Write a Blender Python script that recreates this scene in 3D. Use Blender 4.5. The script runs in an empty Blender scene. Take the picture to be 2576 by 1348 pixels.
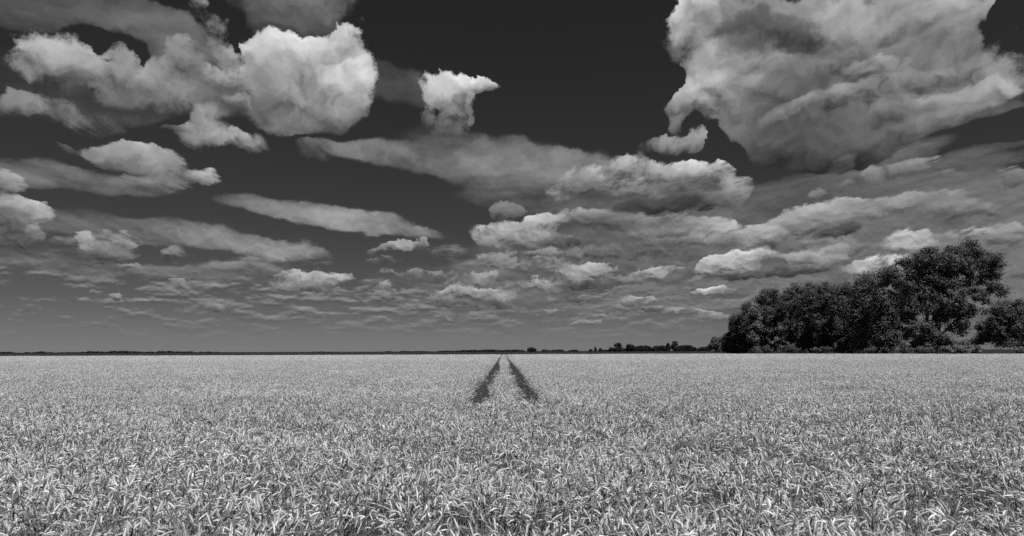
import bpy, bmesh, math, random
import numpy as np
from mathutils import Vector, Matrix, Euler

sc = bpy.context.scene
COL = sc.collection

# ------------------------------------------------------------------ camera
W, H = 1024, 536
LENS = 24.0
F = LENS / 36.0 * W                       # focal length in picture pixels
CAM_Z = 2.2
PITCH, ROLL = math.radians(6.93), math.radians(-0.2)
cam_data = bpy.data.cameras.new('camera')
cam_data.lens, cam_data.sensor_width = LENS, 36.0
cam_data.clip_start, cam_data.clip_end = 0.1, 20000.0
cam = bpy.data.objects.new('camera', cam_data)
COL.objects.link(cam)
CAM_ROT = Euler((math.pi / 2 + PITCH, 0, 0)).to_matrix() @ Matrix.Rotation(ROLL, 3, 'Z')
cam.rotation_euler = CAM_ROT.to_euler()
cam.location = (0, 0, CAM_Z)
sc.camera = cam

# ------------------------------------------------------------------ picture settings
sc.render.engine = 'CYCLES'
vs = sc.view_settings
EXPOSURE = 0.65
vs.view_transform, vs.look, vs.exposure, vs.gamma, vs.use_curve_mapping = 'Standard', 'None', EXPOSURE, 1.0, False
sc.cycles.max_bounces = 6
sc.cycles.diffuse_bounces = 4
sc.cycles.transmission_bounces = 3
sc.cycles.use_adaptive_sampling = True
sc.cycles.adaptive_threshold = 0.02
sc.cycles.adaptive_min_samples = 10
sc.cycles.use_denoising = False

# ------------------------------------------------------------------ sun
SUN_AZ, SUN_EL = math.radians(156), math.radians(62)     # azimuth from +Y, clockwise; high up, behind us on the right
sun_dir = Vector((math.sin(SUN_AZ) * math.cos(SUN_EL), math.cos(SUN_AZ) * math.cos(SUN_EL), math.sin(SUN_EL)))
sun_data = bpy.data.lights.new('sun', 'SUN')
sun_data.energy, sun_data.angle, sun_data.color = 5.0, math.radians(0.53), (1, 1, 1)
sun = bpy.data.objects.new('sun', sun_data)
COL.objects.link(sun)
sun.rotation_euler = sun_dir.to_track_quat('Z', 'Y').to_euler()
sun.location = (0, 0, 60)

# ------------------------------------------------------------------ sky (world): black and white film behind a red filter
SKY_STRENGTH = 0.1
RED_FILTER = tuple(k * 2 ** -EXPOSURE for k in (0.212, 0.0, -0.020))         # the filter darkens blue
WARP = (5.0, 6.0, 0.60, (0.13, 0.12, 0))
BULGE = (4.2, 6.0, 0.53)
RELIEF = 2.6
TOPS = 0.9
EDGE = (1.0, 0.32, 0.74)
LUMP = (4.6, 3.0, 0.5, 0.6)
WHEAT_GREY = 0.64
LEAF_GREY = 0.072


def lin(s):
    s = s / 255.0
    return s / 12.92 if s <= 0.04045 else ((s + 0.055) / 1.055) ** 2.4


class Graph:
    """Tiny expression builder: every call adds one node and returns its output socket."""

    def __init__(self, tree):
        self.t = tree

    def put(self, sock, v):
        if isinstance(v, bpy.types.NodeSocket):
            self.t.links.new(v, sock)
        elif v is not None:
            sock.default_value = v

    def m(self, op, a, b=None, c=None, clamp=False):
        n = self.t.nodes.new('ShaderNodeMath')
        n.operation, n.use_clamp = op, clamp
        for i, v in enumerate((a, b, c)):
            self.put(n.inputs[i], v)
        return n.outputs[0]

    def v(self, op, a, b=None, c=None):
        n = self.t.nodes.new('ShaderNodeVectorMath')
        n.operation = op
        for i, x in enumerate((a, b, c)):
            self.put(n.inputs[i], x)
        return n.outputs['Value' if op in ('DOT_PRODUCT', 'LENGTH') else 'Vector']

    def xyz(self, a, b, c=0.0):
        n = self.t.nodes.new('ShaderNodeCombineXYZ')
        for i, v in enumerate((a, b, c)):
            self.put(n.inputs[i], v)
        return n.outputs[0]

    def sep(self, a):
        n = self.t.nodes.new('ShaderNodeSeparateXYZ')
        self.put(n.inputs[0], a)
        return n.outputs

    def rng(self, x, a, b, c=0.0, d=1.0, smooth=True):
        n = self.t.nodes.new('ShaderNodeMapRange')
        n.interpolation_type = 'SMOOTHSTEP' if smooth else 'LINEAR'
        n.clamp = True
        for i, v in enumerate((x, a, b, c, d)):
            self.put(n.inputs[i], v)
        return n.outputs[0]

    def mix(self, f, a, b):
        n = self.t.nodes.new('ShaderNodeMix')
        n.data_type = 'FLOAT'
        n.clamp_factor = True
        self.put(n.inputs[0], f); self.put(n.inputs[2], a); self.put(n.inputs[3], b)
        return n.outputs[0]

    def noise(self, vec, scale, detail=5.0, rough=0.55, dim='2D', dist=0.0, lac=2.0, out=0, w=None, kind='FBM'):
        n = self.t.nodes.new('ShaderNodeTexNoise')
        n.noise_dimensions = dim
        n.noise_type = kind
        n.normalize = True
        self.put(n.inputs['Vector'], vec)
        n.inputs['Scale'].default_value = scale
        n.inputs['Detail'].default_value = detail
        n.inputs['Roughness'].default_value = rough
        n.inputs['Lacunarity'].default_value = lac
        n.inputs['Distortion'].default_value = dist
        return n.outputs[out]


def pix_dir(X, Y):
    """Direction in the world of a point of the photograph (2575 x 1348 reading grid)."""
    s = W / 2575.0
    return (CAM_ROT @ Vector(((X * s - W / 2) / F, (H / 2 - Y * s) / F, -1.0))).normalized()


def az_el(X, Y):
    d = pix_dir(X, Y)
    return math.degrees(math.atan2(d.x, d.y)), math.degrees(math.asin(d.z))


# Each cloud mass: x, y, half width, half height (photograph reading grid), tilt in degrees (positive = falls to the
# right), weight, grey of its lit vapour (0-255); a negative weight opens a gap.
SOFT = [
    # grey sheet at the upper left
    (60, 20, 260, 90, 0, .8, 92), (330, 40, 210, 90, 30, .8, 88), (440, 110, 190, 80, 42, .8, 105), (500, 190, 150, 80, 30, .8, 118),
    (250, 260, 330, 70, 0, .7, 72), (40, 190, 90, 90, 0, .4, 70), (560, 240, 150, 80, 10, .7, 112),
    (190, 100, 130, 55, 0, -.9, 0), (600, 110, 40, 90, 0, -.6, 0), (330, 120, 60, 40, 20, -.4, 0),
    # cloud cut by the upper edge
    (715, -10, 190, 90, 0, 1.0, 124), (700, 62, 140, 55, 0, .8, 74),
    # tail of the big cumulus
    (980, 215, 190, 55, 8, .6, 84),
    # long soft bank in the middle
    (920, 378, 150, 30, 10, .8, 122), (1060, 402, 260, 50, 10, .8, 136), (1210, 400, 260, 80, 8, .7, 130), (1140, 350, 200, 55, 8, .5, 92),
    (1340, 420, 260, 60, 4, .7, 128), (1260, 465, 220, 50, 14, .6, 100), (1430, 425, 160, 60, 0, .7, 126), (1220, 500, 120, 22, 8, .4, 90),
    # streaks on the left
    (690, 522, 170, 28, 9, .8, 118), (850, 550, 250, 38, 10, 1.0, 152), (990, 578, 170, 24, 6, .8, 140),
    (220, 560, 240, 44, 8, .7, 108), (420, 585, 300, 44, 7, .8, 120), (610, 612, 280, 34, 7, 1.0, 140), (720, 630, 120, 16, 4, .8, 135),
    (40, 432, 240, 44, 6, .9, 122), (210, 458, 230, 34, 5, .8, 108), (350, 470, 160, 30, 4, .6, 100),
    (270, 672, 320, 26, 2, .6, 100), (520, 682, 300, 16, 4, .6, 104), (150, 640, 220, 22, 4, .4, 92),
    (0, 600, 150, 60, 0, .4, 80), (640, 705, 220, 12, 3, .4, 96),
    # fan of streaks on the right
    (2250, 412, 240, 40, -18, .8, 104), (2400, 430, 240, 34, -12, .8, 106), (2160, 450, 220, 40, -14, .6, 96), (2300, 470, 320, 30, -8, .6, 104),
    (2520, 375, 180, 12, -14, .5, 90), (2420, 300, 260, 30, -14, .6, 118), (2460, 165, 170, 30, -12, .5, 100), (2540, 262, 120, 16, -6, .6, 90),
    (2050, 470, 300, 50, -16, .5, 80),
    # grey floor under the right-hand masses
    (1650, 530, 420, 80, 0, 1.2, 96), (1750, 590, 480, 80, 0, 1.2, 104), (2100, 560, 480, 110, -4, 1.3, 112), (2400, 560, 480, 130, -6, 1.4, 116), (2300, 690, 560, 110, -6, 1.2, 112),
    (1800, 670, 480, 80, 0, 1.0, 104), (1480, 640, 400, 60, 0, .9, 100), (2480, 660, 300, 150, 0, 1.2, 114), (1320, 700, 480, 50, 0, .7, 102), (1500, 760, 600, 40, 0, .6, 106), (1250, 740, 300, 40, 0, .5, 100),
    (2540, 500, 200, 80, 0, .8, 108),
]
CUMULUS = [
    # upper left heap
    (135, 118, 95, 70, 0, 1, 150), (165, 180, 150, 80, 5, 1, 138), (285, 165, 60, 60, 0, .8, 124), (290, 215, 190, 70, 8, 1, 120), (395, 225, 100, 60, 20, .8, 126),
    (240, 250, 220, 50, 0, .5, 84), (100, 275, 120, 38, 16, 1, 134), (30, 262, 90, 40, 0, .7, 98), (240, 305, 110, 40, 10, .5, 82),
    (470, 210, 130, 80, 20, .6, 122), (535, 205, 70, 40, 20, .6, 152),
    # torn column
    (500, 45, 42, 46, 10, .5, 128), (545, 92, 42, 60, 12, .55, 126), (568, 140, 36, 40, 0, .45, 112), (470, 150, 60, 50, 40, .3, 108), (590, 60, 22, 70, 0, -.7, 0), (600, 130, 18, 40, 0, -.5, 0), (225, 110, 60, 36, 0, -.6, 0),
    # big cumulus
    (830, 105, 95, 65, 0, 1, 160), (715, 140, 150, 80, 0, 1, 172), (640, 175, 100, 100, 0, 1, 150), (800, 175, 160, 110, 0, 1, 166), (880, 215, 85, 70, 0, 1, 182),
    (750, 240, 210, 100, 0, 1, 140), (720, 305, 110, 45, 0, .9, 122), (860, 270, 90, 55, 0, .9, 118), (610, 262, 40, 20, 20, .6, 170), (650, 250, 150, 70, 0, 1.1, 100),
    (770, 295, 150, 44, 0, .9, 92),
    # small bright cloud in the middle
    (1135, 208, 110, 44, 0, 1.3, 188), (1200, 208, 90, 26, 6, 1.5, 182), (1090, 222, 52, 42, 0, 1.1, 164), (1140, 245, 84, 36, 0, 1, 150), (1130, 298, 80, 50, 0, .55, 92),
    (1060, 280, 22, 50, 0, .5, 96), (1186, 275, 14, 44, 0, .6, 118), (900, 45, 22, 20, 0, .35, 80),
    # left middle heaps
    (345, 402, 150, 50, 6, 1, 136), (268, 385, 85, 42, 0, .9, 116), (420, 432, 105, 42, 10, .9, 126), (517, 443, 60, 34, 0, 1, 152), (385, 468, 130, 28, 4, .7, 108), (165, 375, 45, 14, 25, .5, 74),
    (535, 298, 65, 42, 0, 1, 130), (520, 335, 90, 46, 0, 1, 132), (570, 357, 85, 32, 8, 1, 136), (637, 362, 45, 36, 0, 1, 130), (450, 322, 60, 16, 0, .5, 74), (790, 375, 60, 40, 0, .3, 78),
    # left edge
    (40, 532, 120, 44, 0, 1, 130), (92, 530, 60, 36, 0, 1, 142), (30, 585, 120, 50, 0, .9, 92), (92, 585, 24, 32, 0, .8, 132), (0, 460, 60, 50, 0, .8, 130),
    (262, 606, 105, 40, 0, 1, 122), (205, 600, 34, 24, 0, 1, 152), (322, 606, 38, 30, 0, 1, 136), (268, 640, 90, 30, 0, .8, 96), (440, 634, 48, 24, 0, .8, 108), (452, 713, 32, 16, 0, 1, 114),
    (285, 745, 24, 10, 0, .8, 110), (240, 742, 16, 8, 0, .8, 110), (560, 770, 60, 16, 0, .8, 104), (100, 660, 80, 12, 0, .4, 96), (300, 672, 110, 16, 0, .5, 106),
    (740, 698, 65, 28, 0, 1, 146), (835, 706, 70, 28, 0, 1, 138), (780, 722, 130, 22, 0, .8, 106), (655, 680, 24, 20, 0, .6, 96),
    (1000, 624, 90, 16, -10, 1, 134), (1055, 612, 24, 14, -20, .9, 130), (1115, 634, 70, 14, 0, .5, 96), (950, 660, 80, 14, 0, .5, 100), (1280, 528, 48, 32, 0, .8, 98),
    (960, 720, 60, 14, 0, .6, 120), (1000, 740, 90, 18, 0, .6, 112), (1180, 745, 130, 26, -6, .9, 128), (1140, 730, 60, 16, -10, .9, 142), (1060, 690, 120, 14, 0, .5, 112), (1190, 700, 90, 16, -8, .7, 124),
    # banks right of the middle
    (1580, 414, 81, 41, 0, 1, 150), (1661, 437, 116, 38, 0, 1, 166), (1748, 443, 99, 35, 0, 1, 180), (1832, 437, 42, 38, 0, 1.2, 176), (1855, 475, 64, 38, 0, 1, 148), (1603, 469, 139, 35, 0, 0.9, 126), (1713, 483, 186, 27, 0, 0.9, 116), (1684, 517, 203, 26, 0, 1.4, 62),
    (1835, 508, 87, 26, 0, 0.9, 108), (1441, 446, 87, 46, -8, 0.9, 150), (1406, 486, 75, 35, -8, 0.8, 134), (1255, 588, 94, 41, 0, 1.1, 150), (1357, 566, 80, 32, -8, 1.2, 168), (1319, 599, 152, 30, 0, 1, 122), (1406, 606, 94, 17, 0, 1, 78), (1360, 634, 138, 16, 0, 0.8, 118),
    (1441, 543, 109, 30, -10, 0.8, 120), (1545, 554, 130, 29, 0, 0.8, 94), (1638, 560, 145, 26, 0, 0.8, 120), (1708, 577, 160, 29, -8, 0.8, 126), (1789, 588, 94, 29, -14, 1, 152), (1603, 630, 202, 29, 0, 0.7, 92), (1487, 635, 166, 21, 0, 0.6, 100), (1696, 610, 130, 17, 0, 0.7, 100),
    (1940, 577, 124, 35, -15, 0.9, 146), (1902, 589, 65, 32, -10, 1, 154), (1998, 554, 80, 36, -8, 0.9, 136), (2067, 531, 124, 32, -8, 1, 148), (2125, 548, 116, 26, -6, 0.8, 140), (2061, 579, 138, 26, 0, 1, 78), (2183, 525, 189, 32, -8, 0.9, 126), (2328, 502, 151, 26, -6, 0.8, 120),
    (2415, 527, 174, 32, 0, 0.7, 116), (1864, 606, 124, 24, 0, 0.8, 110), (1951, 613, 160, 19, 0, 0.7, 98), (1796, 664, 65, 32, -12, 1.2, 156), (1876, 652, 101, 32, -6, 1.1, 162), (1951, 643, 80, 26, 0, 0.9, 140), (2032, 647, 116, 32, -6, 1, 134), (1893, 688, 210, 18, 0, 1.2, 80),
    (2093, 640, 48, 26, -20, 1, 144), (2209, 670, 101, 32, -10, 1.2, 162), (2276, 606, 80, 35, -10, 1.1, 162), (2334, 602, 72, 29, 0, 0.9, 140), (2435, 588, 101, 25, 0, 1, 152), (2525, 591, 80, 46, 0, 0.8, 118), (2125, 620, 160, 29, 0, 0.7, 108), (2038, 681, 145, 19, -6, 0.9, 86),
    (1244, 652, 65, 25, 0, 0.9, 116), (1348, 664, 124, 22, 0, 0.9, 124), (1452, 688, 94, 29, -8, 1.1, 142), (1502, 682, 58, 22, 0, 0.9, 130), (1629, 689, 76, 29, -6, 1.1, 140), (1574, 707, 124, 19, 0, 0.8, 98), (1464, 714, 116, 17, 0, 1, 78), (1197, 699, 88, 21, -10, 0.9, 122),
    (1157, 727, 51, 19, 0, 1, 144), (1220, 746, 98, 24, -4, 1, 134), (1197, 769, 116, 13, 0, 1, 82), (1360, 719, 76, 25, 0, 0.9, 130), (1278, 722, 32, 22, 0, 0.8, 110), (1563, 759, 116, 16, -2, 0.9, 130), (1360, 785, 51, 10, 0, 0.8, 115), (1522, 794, 51, 9, 0, 0.8, 118),
    (1470, 811, 58, 9, 0, 0.7, 112), (1696, 785, 34, 10, 0, 0.9, 126), (1783, 788, 58, 13, 0, 1, 130), (1777, 737, 58, 18, -12, 1.2, 152), (1829, 734, 51, 17, 0, 0.8, 118), (1754, 704, 32, 13, -40, 0.8, 130), (1705, 679, 11, 10, 0, 0.9, 130), (1122, 802, 65, 13, 0, 0.7, 108),
    (1429, 756, 145, 13, 0, 0.7, 104), (1603, 779, 130, 10, 0, 0.7, 104), (1719, 756, 65, 10, 0, 0.7, 110), (1278, 530, 48, 26, 0, 0.9, 98), (1713, 362, 75, 38, 0, 0.5, 112), (1760, 350, 35, 38, 0, 0.5, 124), (1719, 304, 27, 35, 0, 0.5, 106), (1626, 367, 52, 26, -14, 0.5, 104),
    (1806, 350, 35, 52, 20, -1.2, 0), (1853, 396, 35, 35, 30, -1.2, 0), (1887, 512, 35, 17, -20, -1, 0), (2125, 414, 52, 26, -30, 0.6, 124), (2201, 443, 35, 26, 20, 0.6, 122), (2287, 425, 151, 20, -16, 0.5, 108), (2386, 446, 81, 14, -10, 0.5, 106), (2543, 454, 52, 35, -35, 0.8, 106),
    (2061, 489, 35, 23, 0, 0.6, 112), (2137, 469, 41, 21, -10, 0.6, 112),
    # giant cloud upper right
    (1900, 70, 300, 130, 0, 1, 108), (2200, 80, 360, 170, 0, 1, 122), (2150, 200, 480, 190, -6, 1, 118), (2000, 300, 300, 130, 10, 1, 92), (2360, 220, 260, 110, -14, 1, 132), (2380, 100, 150, 140, 0, 1, 122),
    (2300, 300, 260, 70, -18, 1, 122), (1850, 200, 180, 120, 0, 1, 134), (2100, 375, 260, 66, -10, 1, 82),
    (1735, 40, 76, 80, 0, 1.1, 164), (1705, 30, 30, 50, 0, .6, 150), (1730, 250, 50, 60, 10, .5, 130), (1840, 150, 120, 66, 0, 1.0, 158), (1800, 208, 96, 66, 0, 1.2, 178), (2120, 50, 100, 60, 0, 1, 150), (2290, 50, 220, 50, -20, 1, 138), (2180, 152, 80, 28, -10, 1.2, 172),
    (2290, 198, 210, 38, -12, 1, 152), (2430, 244, 170, 34, -10, 1, 154), (1990, 272, 90, 30, -28, 1.2, 160), (2120, 232, 110, 30, -12, 1, 140), (2340, 310, 180, 28, -16, 1, 138), (2430, 170, 120, 34, -14, .8, 130),
    (1915, 85, 170, 60, 0, 1.8, 54), (2010, 205, 100, 80, 0, 1.2, 78), (1960, 262, 90, 90, 0, 1.2, 74), (2180, 315, 300, 56, -10, 1.8, 76), (2040, 385, 240, 66, 0, 1.8, 66), (2230, 130, 140, 30, -20, 1, 98),
    (2500, 40, 60, 110, 10, -1.6, 0), (2470, 175, 30, 18, 0, -.6, 0), (1860, 385, 66, 44, 20, -1.4, 0), (1680, 200, 60, 60, 0, -1, 0),
]


def group_tree(name, ins, outs):
    t = bpy.data.node_groups.new(name, 'ShaderNodeTree')
    for n, k in ins:
        t.interface.new_socket(n, in_out='INPUT', socket_type='NodeSocketVector' if k == 'v' else 'NodeSocketFloat')
    for n, k in outs:
        t.interface.new_socket(n, in_out='OUTPUT', socket_type='NodeSocketVector' if k == 'v' else 'NodeSocketFloat')
    gi, go = t.nodes.new('NodeGroupInput'), t.nodes.new('NodeGroupOutput')
    return t, Graph(t), gi, go


def cloud_masses():
    """Every cloud mass as an ellipse on the sky in degrees of azimuth and height."""
    res = []
    for layer, items in ((0, SOFT), (1, CUMULUS)):
        for X, Y, rx, ry, tilt, wgt, grey in items:
            u0, v0 = az_el(X, Y)
            ux, vx = az_el(X + 8, Y); uy, vy = az_el(X, Y - 8)
            sx = math.hypot(ux - u0, vx - v0) / 8; sy = math.hypot(uy - u0, vy - v0) / 8
            ang = round((tilt - math.degrees(math.atan2(vx - v0, ux - u0))) / 6.0) * 6
            a = math.radians(ang)
            ru, rv = rx * sx, ry * sy
            eu = math.hypot(ru * math.cos(a), rv * math.sin(a)); ev = math.hypot(ru * math.sin(a), rv * math.cos(a))
            pad = 0.13 * (max(v0, 0) + 7.0)
            res.append((layer, u0, v0, ru, rv, ang, wgt, lin(grey) * 2 ** -EXPOSURE, (u0 - eu - pad, u0 + eu + pad, v0 - ev - pad * .7, v0 + ev + pad * .7)))
    return res


def build_sky():
    world = bpy.data.worlds.new('World')
    sc.world = world
    world.use_nodes = True
    t = world.node_tree
    t.nodes.clear()
    g = Graph(t)
    out = t.nodes.new('ShaderNodeOutputWorld')

    sky = t.nodes.new('ShaderNodeTexSky')
    sky.sky_type = 'NISHITA'
    sky.sun_disc = False
    sky.sun_elevation = SUN_EL
    sky.sun_rotation = SUN_AZ
    sky.altitude = 0
    sky.air_density, sky.dust_density, sky.ozone_density = 1.0, 0.1, 1.0
    blue = g.v('DOT_PRODUCT', sky.outputs[0], RED_FILTER)

    tc = t.nodes.new('ShaderNodeTexCoord')
    x, y, z = g.sep(tc.outputs['Generated'])
    az = g.m('MULTIPLY', g.m('ARCTAN2', x, y), 57.29578)
    el = g.m('MULTIPLY', g.m('ARCSINE', z), 57.29578)
    el0 = g.m('MAXIMUM', el, 0.0)
    # noise coordinates: wide and even high up, small and flattened towards the horizon
    size = g.m('ADD', el0, 7.0)
    high = g.rng(el, 5.0, 17.0)
    qh = g.v('MULTIPLY', g.xyz(az, el0), (1 / 26.0, 1 / 22.0, 0))
    ql = g.v('MULTIPLY', g.xyz(az, el0), (1 / 10.5, 1 / 6.5, 0))
    half = (0.5, 0.5, 0.5)
    uv = g.xyz(az, el)

    def vmix(f, a, b):
        n = t.nodes.new('ShaderNodeMix'); n.data_type = 'VECTOR'
        g.put(n.inputs[0], f); g.put(n.inputs[4], a); g.put(n.inputs[5], b)
        return n.outputs[1]

    def both(fn):
        return g.mix(high, fn(ql), fn(qh))
    w1 = vmix(high, g.v('SUBTRACT', g.noise(ql, 2.2, 1.0, 0.5, out=1), half), g.v('SUBTRACT', g.noise(qh, 2.2, 1.0, 0.5, out=1), half))
    w2 = vmix(high, g.v('SUBTRACT', g.noise(ql, WARP[0], WARP[1], WARP[2], out=1), half), g.v('SUBTRACT', g.noise(qh, WARP[0], WARP[1], WARP[2], out=1), half))

    def warped(a, b):
        n = t.nodes.new('ShaderNodeVectorMath'); n.operation = 'SCALE'
        g.put(n.inputs[0], g.v('MULTIPLY_ADD', w2, b, g.v('MULTIPLY', w1, a)))
        g.put(n.inputs[3], size)
        return g.v('ADD', uv, n.outputs[0])
    pc = warped((0.06, 0.05, 0), WARP[3])                    # rough outline for the heaps
    ps = warped((0.14, 0.05, 0), (0.16, 0.07, 0))            # smooth outline for the streaks

    # relief: the vapour's own bulges, lit from above
    def lumps(q):
        n = t.nodes.new('ShaderNodeTexVoronoi')
        n.voronoi_dimensions, n.feature, n.normalize = '2D', 'F1', True
        g.put(n.inputs['Vector'], q)
        n.inputs['Scale'].default_value = LUMP[0]; n.inputs['Detail'].default_value = LUMP[1]
        n.inputs['Roughness'].default_value = LUMP[2]; n.inputs['Lacunarity'].default_value = 2.1
        d = n.outputs['Distance']
        f = g.noise(q, BULGE[0], BULGE[1], BULGE[2])
        return g.m('MULTIPLY_ADD', d, -LUMP[3], g.m('MULTIPLY_ADD', f, 1.0, LUMP[3] * 0.42))
    w2s = g.v('MULTIPLY', w2, (0.16, 0.16, 0))
    qhw, qlw = g.v('ADD', qh, w2s), g.v('ADD', ql, w2s)
    step = (0.008, 0.036, 0)
    bulge = g.mix(high, lumps(qlw), lumps(qhw))
    bulge2 = g.mix(high, lumps(g.v('ADD', qlw, step)), lumps(g.v('ADD', qhw, step)))
    relief = g.m('SUBTRACT', bulge, bulge2)
    fray = g.noise(vmix(high, ql, qh), 15.0, 5.0, 0.68)          # frayed rims
    streak = g.noise(g.v('MULTIPLY', g.v('ADD', vmix(high, ql, qh), w2s), (0.9, 3.4, 1)), 2.6, 6.0, 0.58)

    # far field of little heaps that goes right round the horizon, and broken cloud out of the frame
    near_f = g.rng(el, 3.0, 9.0)

    def far_heaps(lift, det):
        n = [g.noise(g.v('MULTIPLY_ADD', uv, (1 / sx, 1 / sy, 0), (0, lift, 0)), 1.0, det, 0.55) for sx, sy in ((2.6, 0.8), (7.5, 2.5))]
        return g.mix(near_f, n[0], n[1])
    far_n = far_heaps(0.0, 5.0)
    far_up = far_heaps(0.25, 4.0)
    outside = g.m('MAXIMUM', g.rng(g.m('ABSOLUTE', az), 35.0, 44.0), g.rng(el, 27.0, 34.0))
    low = g.m('MULTIPLY', g.rng(el, 13.0, 5.0), g.rng(az, -40.0, 15.0, 0.92, 1.0))
    far_m = g.m('MAXIMUM', g.m('MULTIPLY', low, 0.60), g.m('MULTIPLY', outside, 0.56))
    patch = g.noise(g.v('MULTIPLY', uv, (1 / 15.0, 1 / 4.5, 0)), 1.0, 3.0, 0.5)
    far_cov = g.m('MULTIPLY_ADD', g.m('SUBTRACT', patch, 0.5), 0.45, g.m('ADD', far_n, g.m('SUBTRACT', far_m, 0.98)))
    far_a = g.m('MULTIPLY', g.rng(far_cov, 0.0, 0.17), g.rng(el, 0.2, 5.5, 0.0, 0.9))
    far_l = g.m('MULTIPLY', g.m('MAXIMUM', g.m('MULTIPLY_ADD', g.m('SUBTRACT', far_n, far_up), 0.95, g.rng(az, -40.0, 10.0, 0.15, 0.20)), 0.09), 2 ** -EXPOSURE)
    inv_s = 1.0 / SKY_STRENGTH
    back = g.mix(far_a, blue, g.m('MULTIPLY', far_l, inv_s))

    # compositing of the cloud masses, the same in every part of the sky
    ft, fg, fi, fo = group_tree('clouds_over_sky', [('soft', 'v'), ('heap', 'v'), ('tops', 'v'), ('back', 'f'), ('bulge', 'f'), ('relief', 'f'), ('streak', 'f'), ('fray', 'f')], [('grey', 'f')])
    I = fi.outputs
    s = fg.sep(I['soft']); c = fg.sep(I['heap'])
    tp = fg.sep(I['tops'])
    sat = lambda m, k: fg.m('DIVIDE', fg.m('MAXIMUM', m, 0.0), fg.m('ADD', fg.m('MAXIMUM', m, 0.0), k))
    a_s = fg.rng(fg.m('MULTIPLY_ADD', fg.m('SUBTRACT', I['streak'], 0.5), 0.8, fg.m('MULTIPLY_ADD', fg.m('SUBTRACT', I['fray'], 0.5), 0.3, sat(s[2], 0.6))), 0.0, 0.88, 0.0, 0.95)
    a_s = fg.m('MULTIPLY', a_s, fg.rng(s[2], 0.0, 0.45))
    l_s = fg.m('MULTIPLY', fg.m('DIVIDE', s[1], fg.m('MAXIMUM', s[0], 0.001)),
               fg.m('MULTIPLY_ADD', fg.m('SUBTRACT', I['streak'], 0.5), 0.9, fg.m('MULTIPLY_ADD', I['relief'], 1.5, 1.04)))
    top = fg.m('DIVIDE', tp[1], fg.m('MAXIMUM', c[0], 0.05))
    a_c = fg.rng(fg.m('MULTIPLY_ADD', fg.m('SUBTRACT', I['bulge'], 0.5), EDGE[0], fg.m('MULTIPLY_ADD', fg.m('SUBTRACT', I['fray'], 0.5), 0.8, sat(c[2], 0.6))), EDGE[1], fg.m('MULTIPLY_ADD', fg.m('MULTIPLY', top, 0.5, clamp=True), -0.30, EDGE[2]), 0.0, 0.985)
    a_c = fg.m('MULTIPLY', a_c, fg.rng(c[2], 0.0, 0.15))
    l_c = fg.m('MULTIPLY', fg.m('DIVIDE', c[1], fg.m('MAXIMUM', c[0], 0.001)),
               fg.m('MAXIMUM', 0.38, fg.m('MULTIPLY_ADD', I['relief'], RELIEF, fg.m('MULTIPLY_ADD', top, TOPS, fg.m('MULTIPLY_ADD', fg.m('SUBTRACT', I['bulge'], 0.5), 0.6, 1.05)))))
    v = fg.mix(a_s, I['back'], fg.m('MULTIPLY', l_s, inv_s))
    v = fg.mix(a_c, v, fg.m('MULTIPLY', l_c, inv_s))
    fg.put(fo.inputs[0], fg.m('MAXIMUM', v, 0.0))

    def turned(h, p, deg):
        a = math.radians(deg)
        X, Y, _ = h.sep(p)
        return h.xyz(h.m('MULTIPLY_ADD', X, math.cos(a), h.m('MULTIPLY', Y, -math.sin(a))),
                     h.m('MULTIPLY_ADD', X, math.sin(a), h.m('MULTIPLY', Y, math.cos(a))))

    leaves = []

    def leaf(items):
        bg = t.nodes.new('ShaderNodeBackground')
        bg.inputs[1].default_value = SKY_STRENGTH
        if not items:
            g.put(bg.inputs[0], back)
            return bg.outputs[0]
        leaves.append(1)
        own = len(leaves) * 2e-3          # keeps equal sums of different parts apart, so that each is worked out only where needed
        lt, h, gi, go = group_tree('cloud_masses', [('p_soft', 'v'), ('p_heap', 'v')], [('soft', 'v'), ('heap', 'v'), ('tops', 'v')])
        for layer in (0, 1):
            p, cache, acc, acc2 = gi.outputs[layer], {}, None, None
            for (ly, u0, v0, ru, rv, ang, wgt, grey, box) in sorted(items, key=lambda b: b[5]):
                if ly != layer:
                    continue
                if ang not in cache:
                    cache[ang] = turned(h, p, ang + own)
                a = math.radians(ang + own)
                cu, cv = u0 * math.cos(a) - v0 * math.sin(a), u0 * math.sin(a) + v0 * math.cos(a)
                k = h.v('MULTIPLY_ADD', cache[ang], (1 / ru, 1 / rv, 0), (-cu / ru, -cv / rv, 0))
                w = h.rng(h.v('DOT_PRODUCT', k, k), 1.0, 0.0)
                n = lt.nodes.new('ShaderNodeVectorMath'); n.operation = 'SCALE'
                b = max(wgt, 0.0) * (9.0 / math.sqrt(ru * rv)) ** 0.9           # small masses mark the detail
                n.inputs[0].default_value = (b, b * grey, wgt)
                h.put(n.inputs[3], w)
                acc = n.outputs[0] if acc is None else h.v('ADD', acc, n.outputs[0])
                if layer == 1 and wgt > 0:
                    n = lt.nodes.new('ShaderNodeVectorMath'); n.operation = 'SCALE'
                    n.inputs[0].default_value = (b / rv, b * v0 / rv, 0); h.put(n.inputs[3], w)
                    acc2 = n.outputs[0] if acc2 is None else h.v('ADD', acc2, n.outputs[0])
            if acc2 is not None:
                e = h.sep(acc2)
                h.put(go.inputs[2], h.xyz(0.0, h.m('SUBTRACT', h.m('MULTIPLY', h.sep(p)[1], e[0]), e[1])))
            if acc is not None:
                h.put(go.inputs[layer], acc)
        m = t.nodes.new('ShaderNodeGroup'); m.node_tree = lt
        g.put(m.inputs[0], ps); g.put(m.inputs[1], pc)
        f = t.nodes.new('ShaderNodeGroup'); f.node_tree = ft
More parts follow.
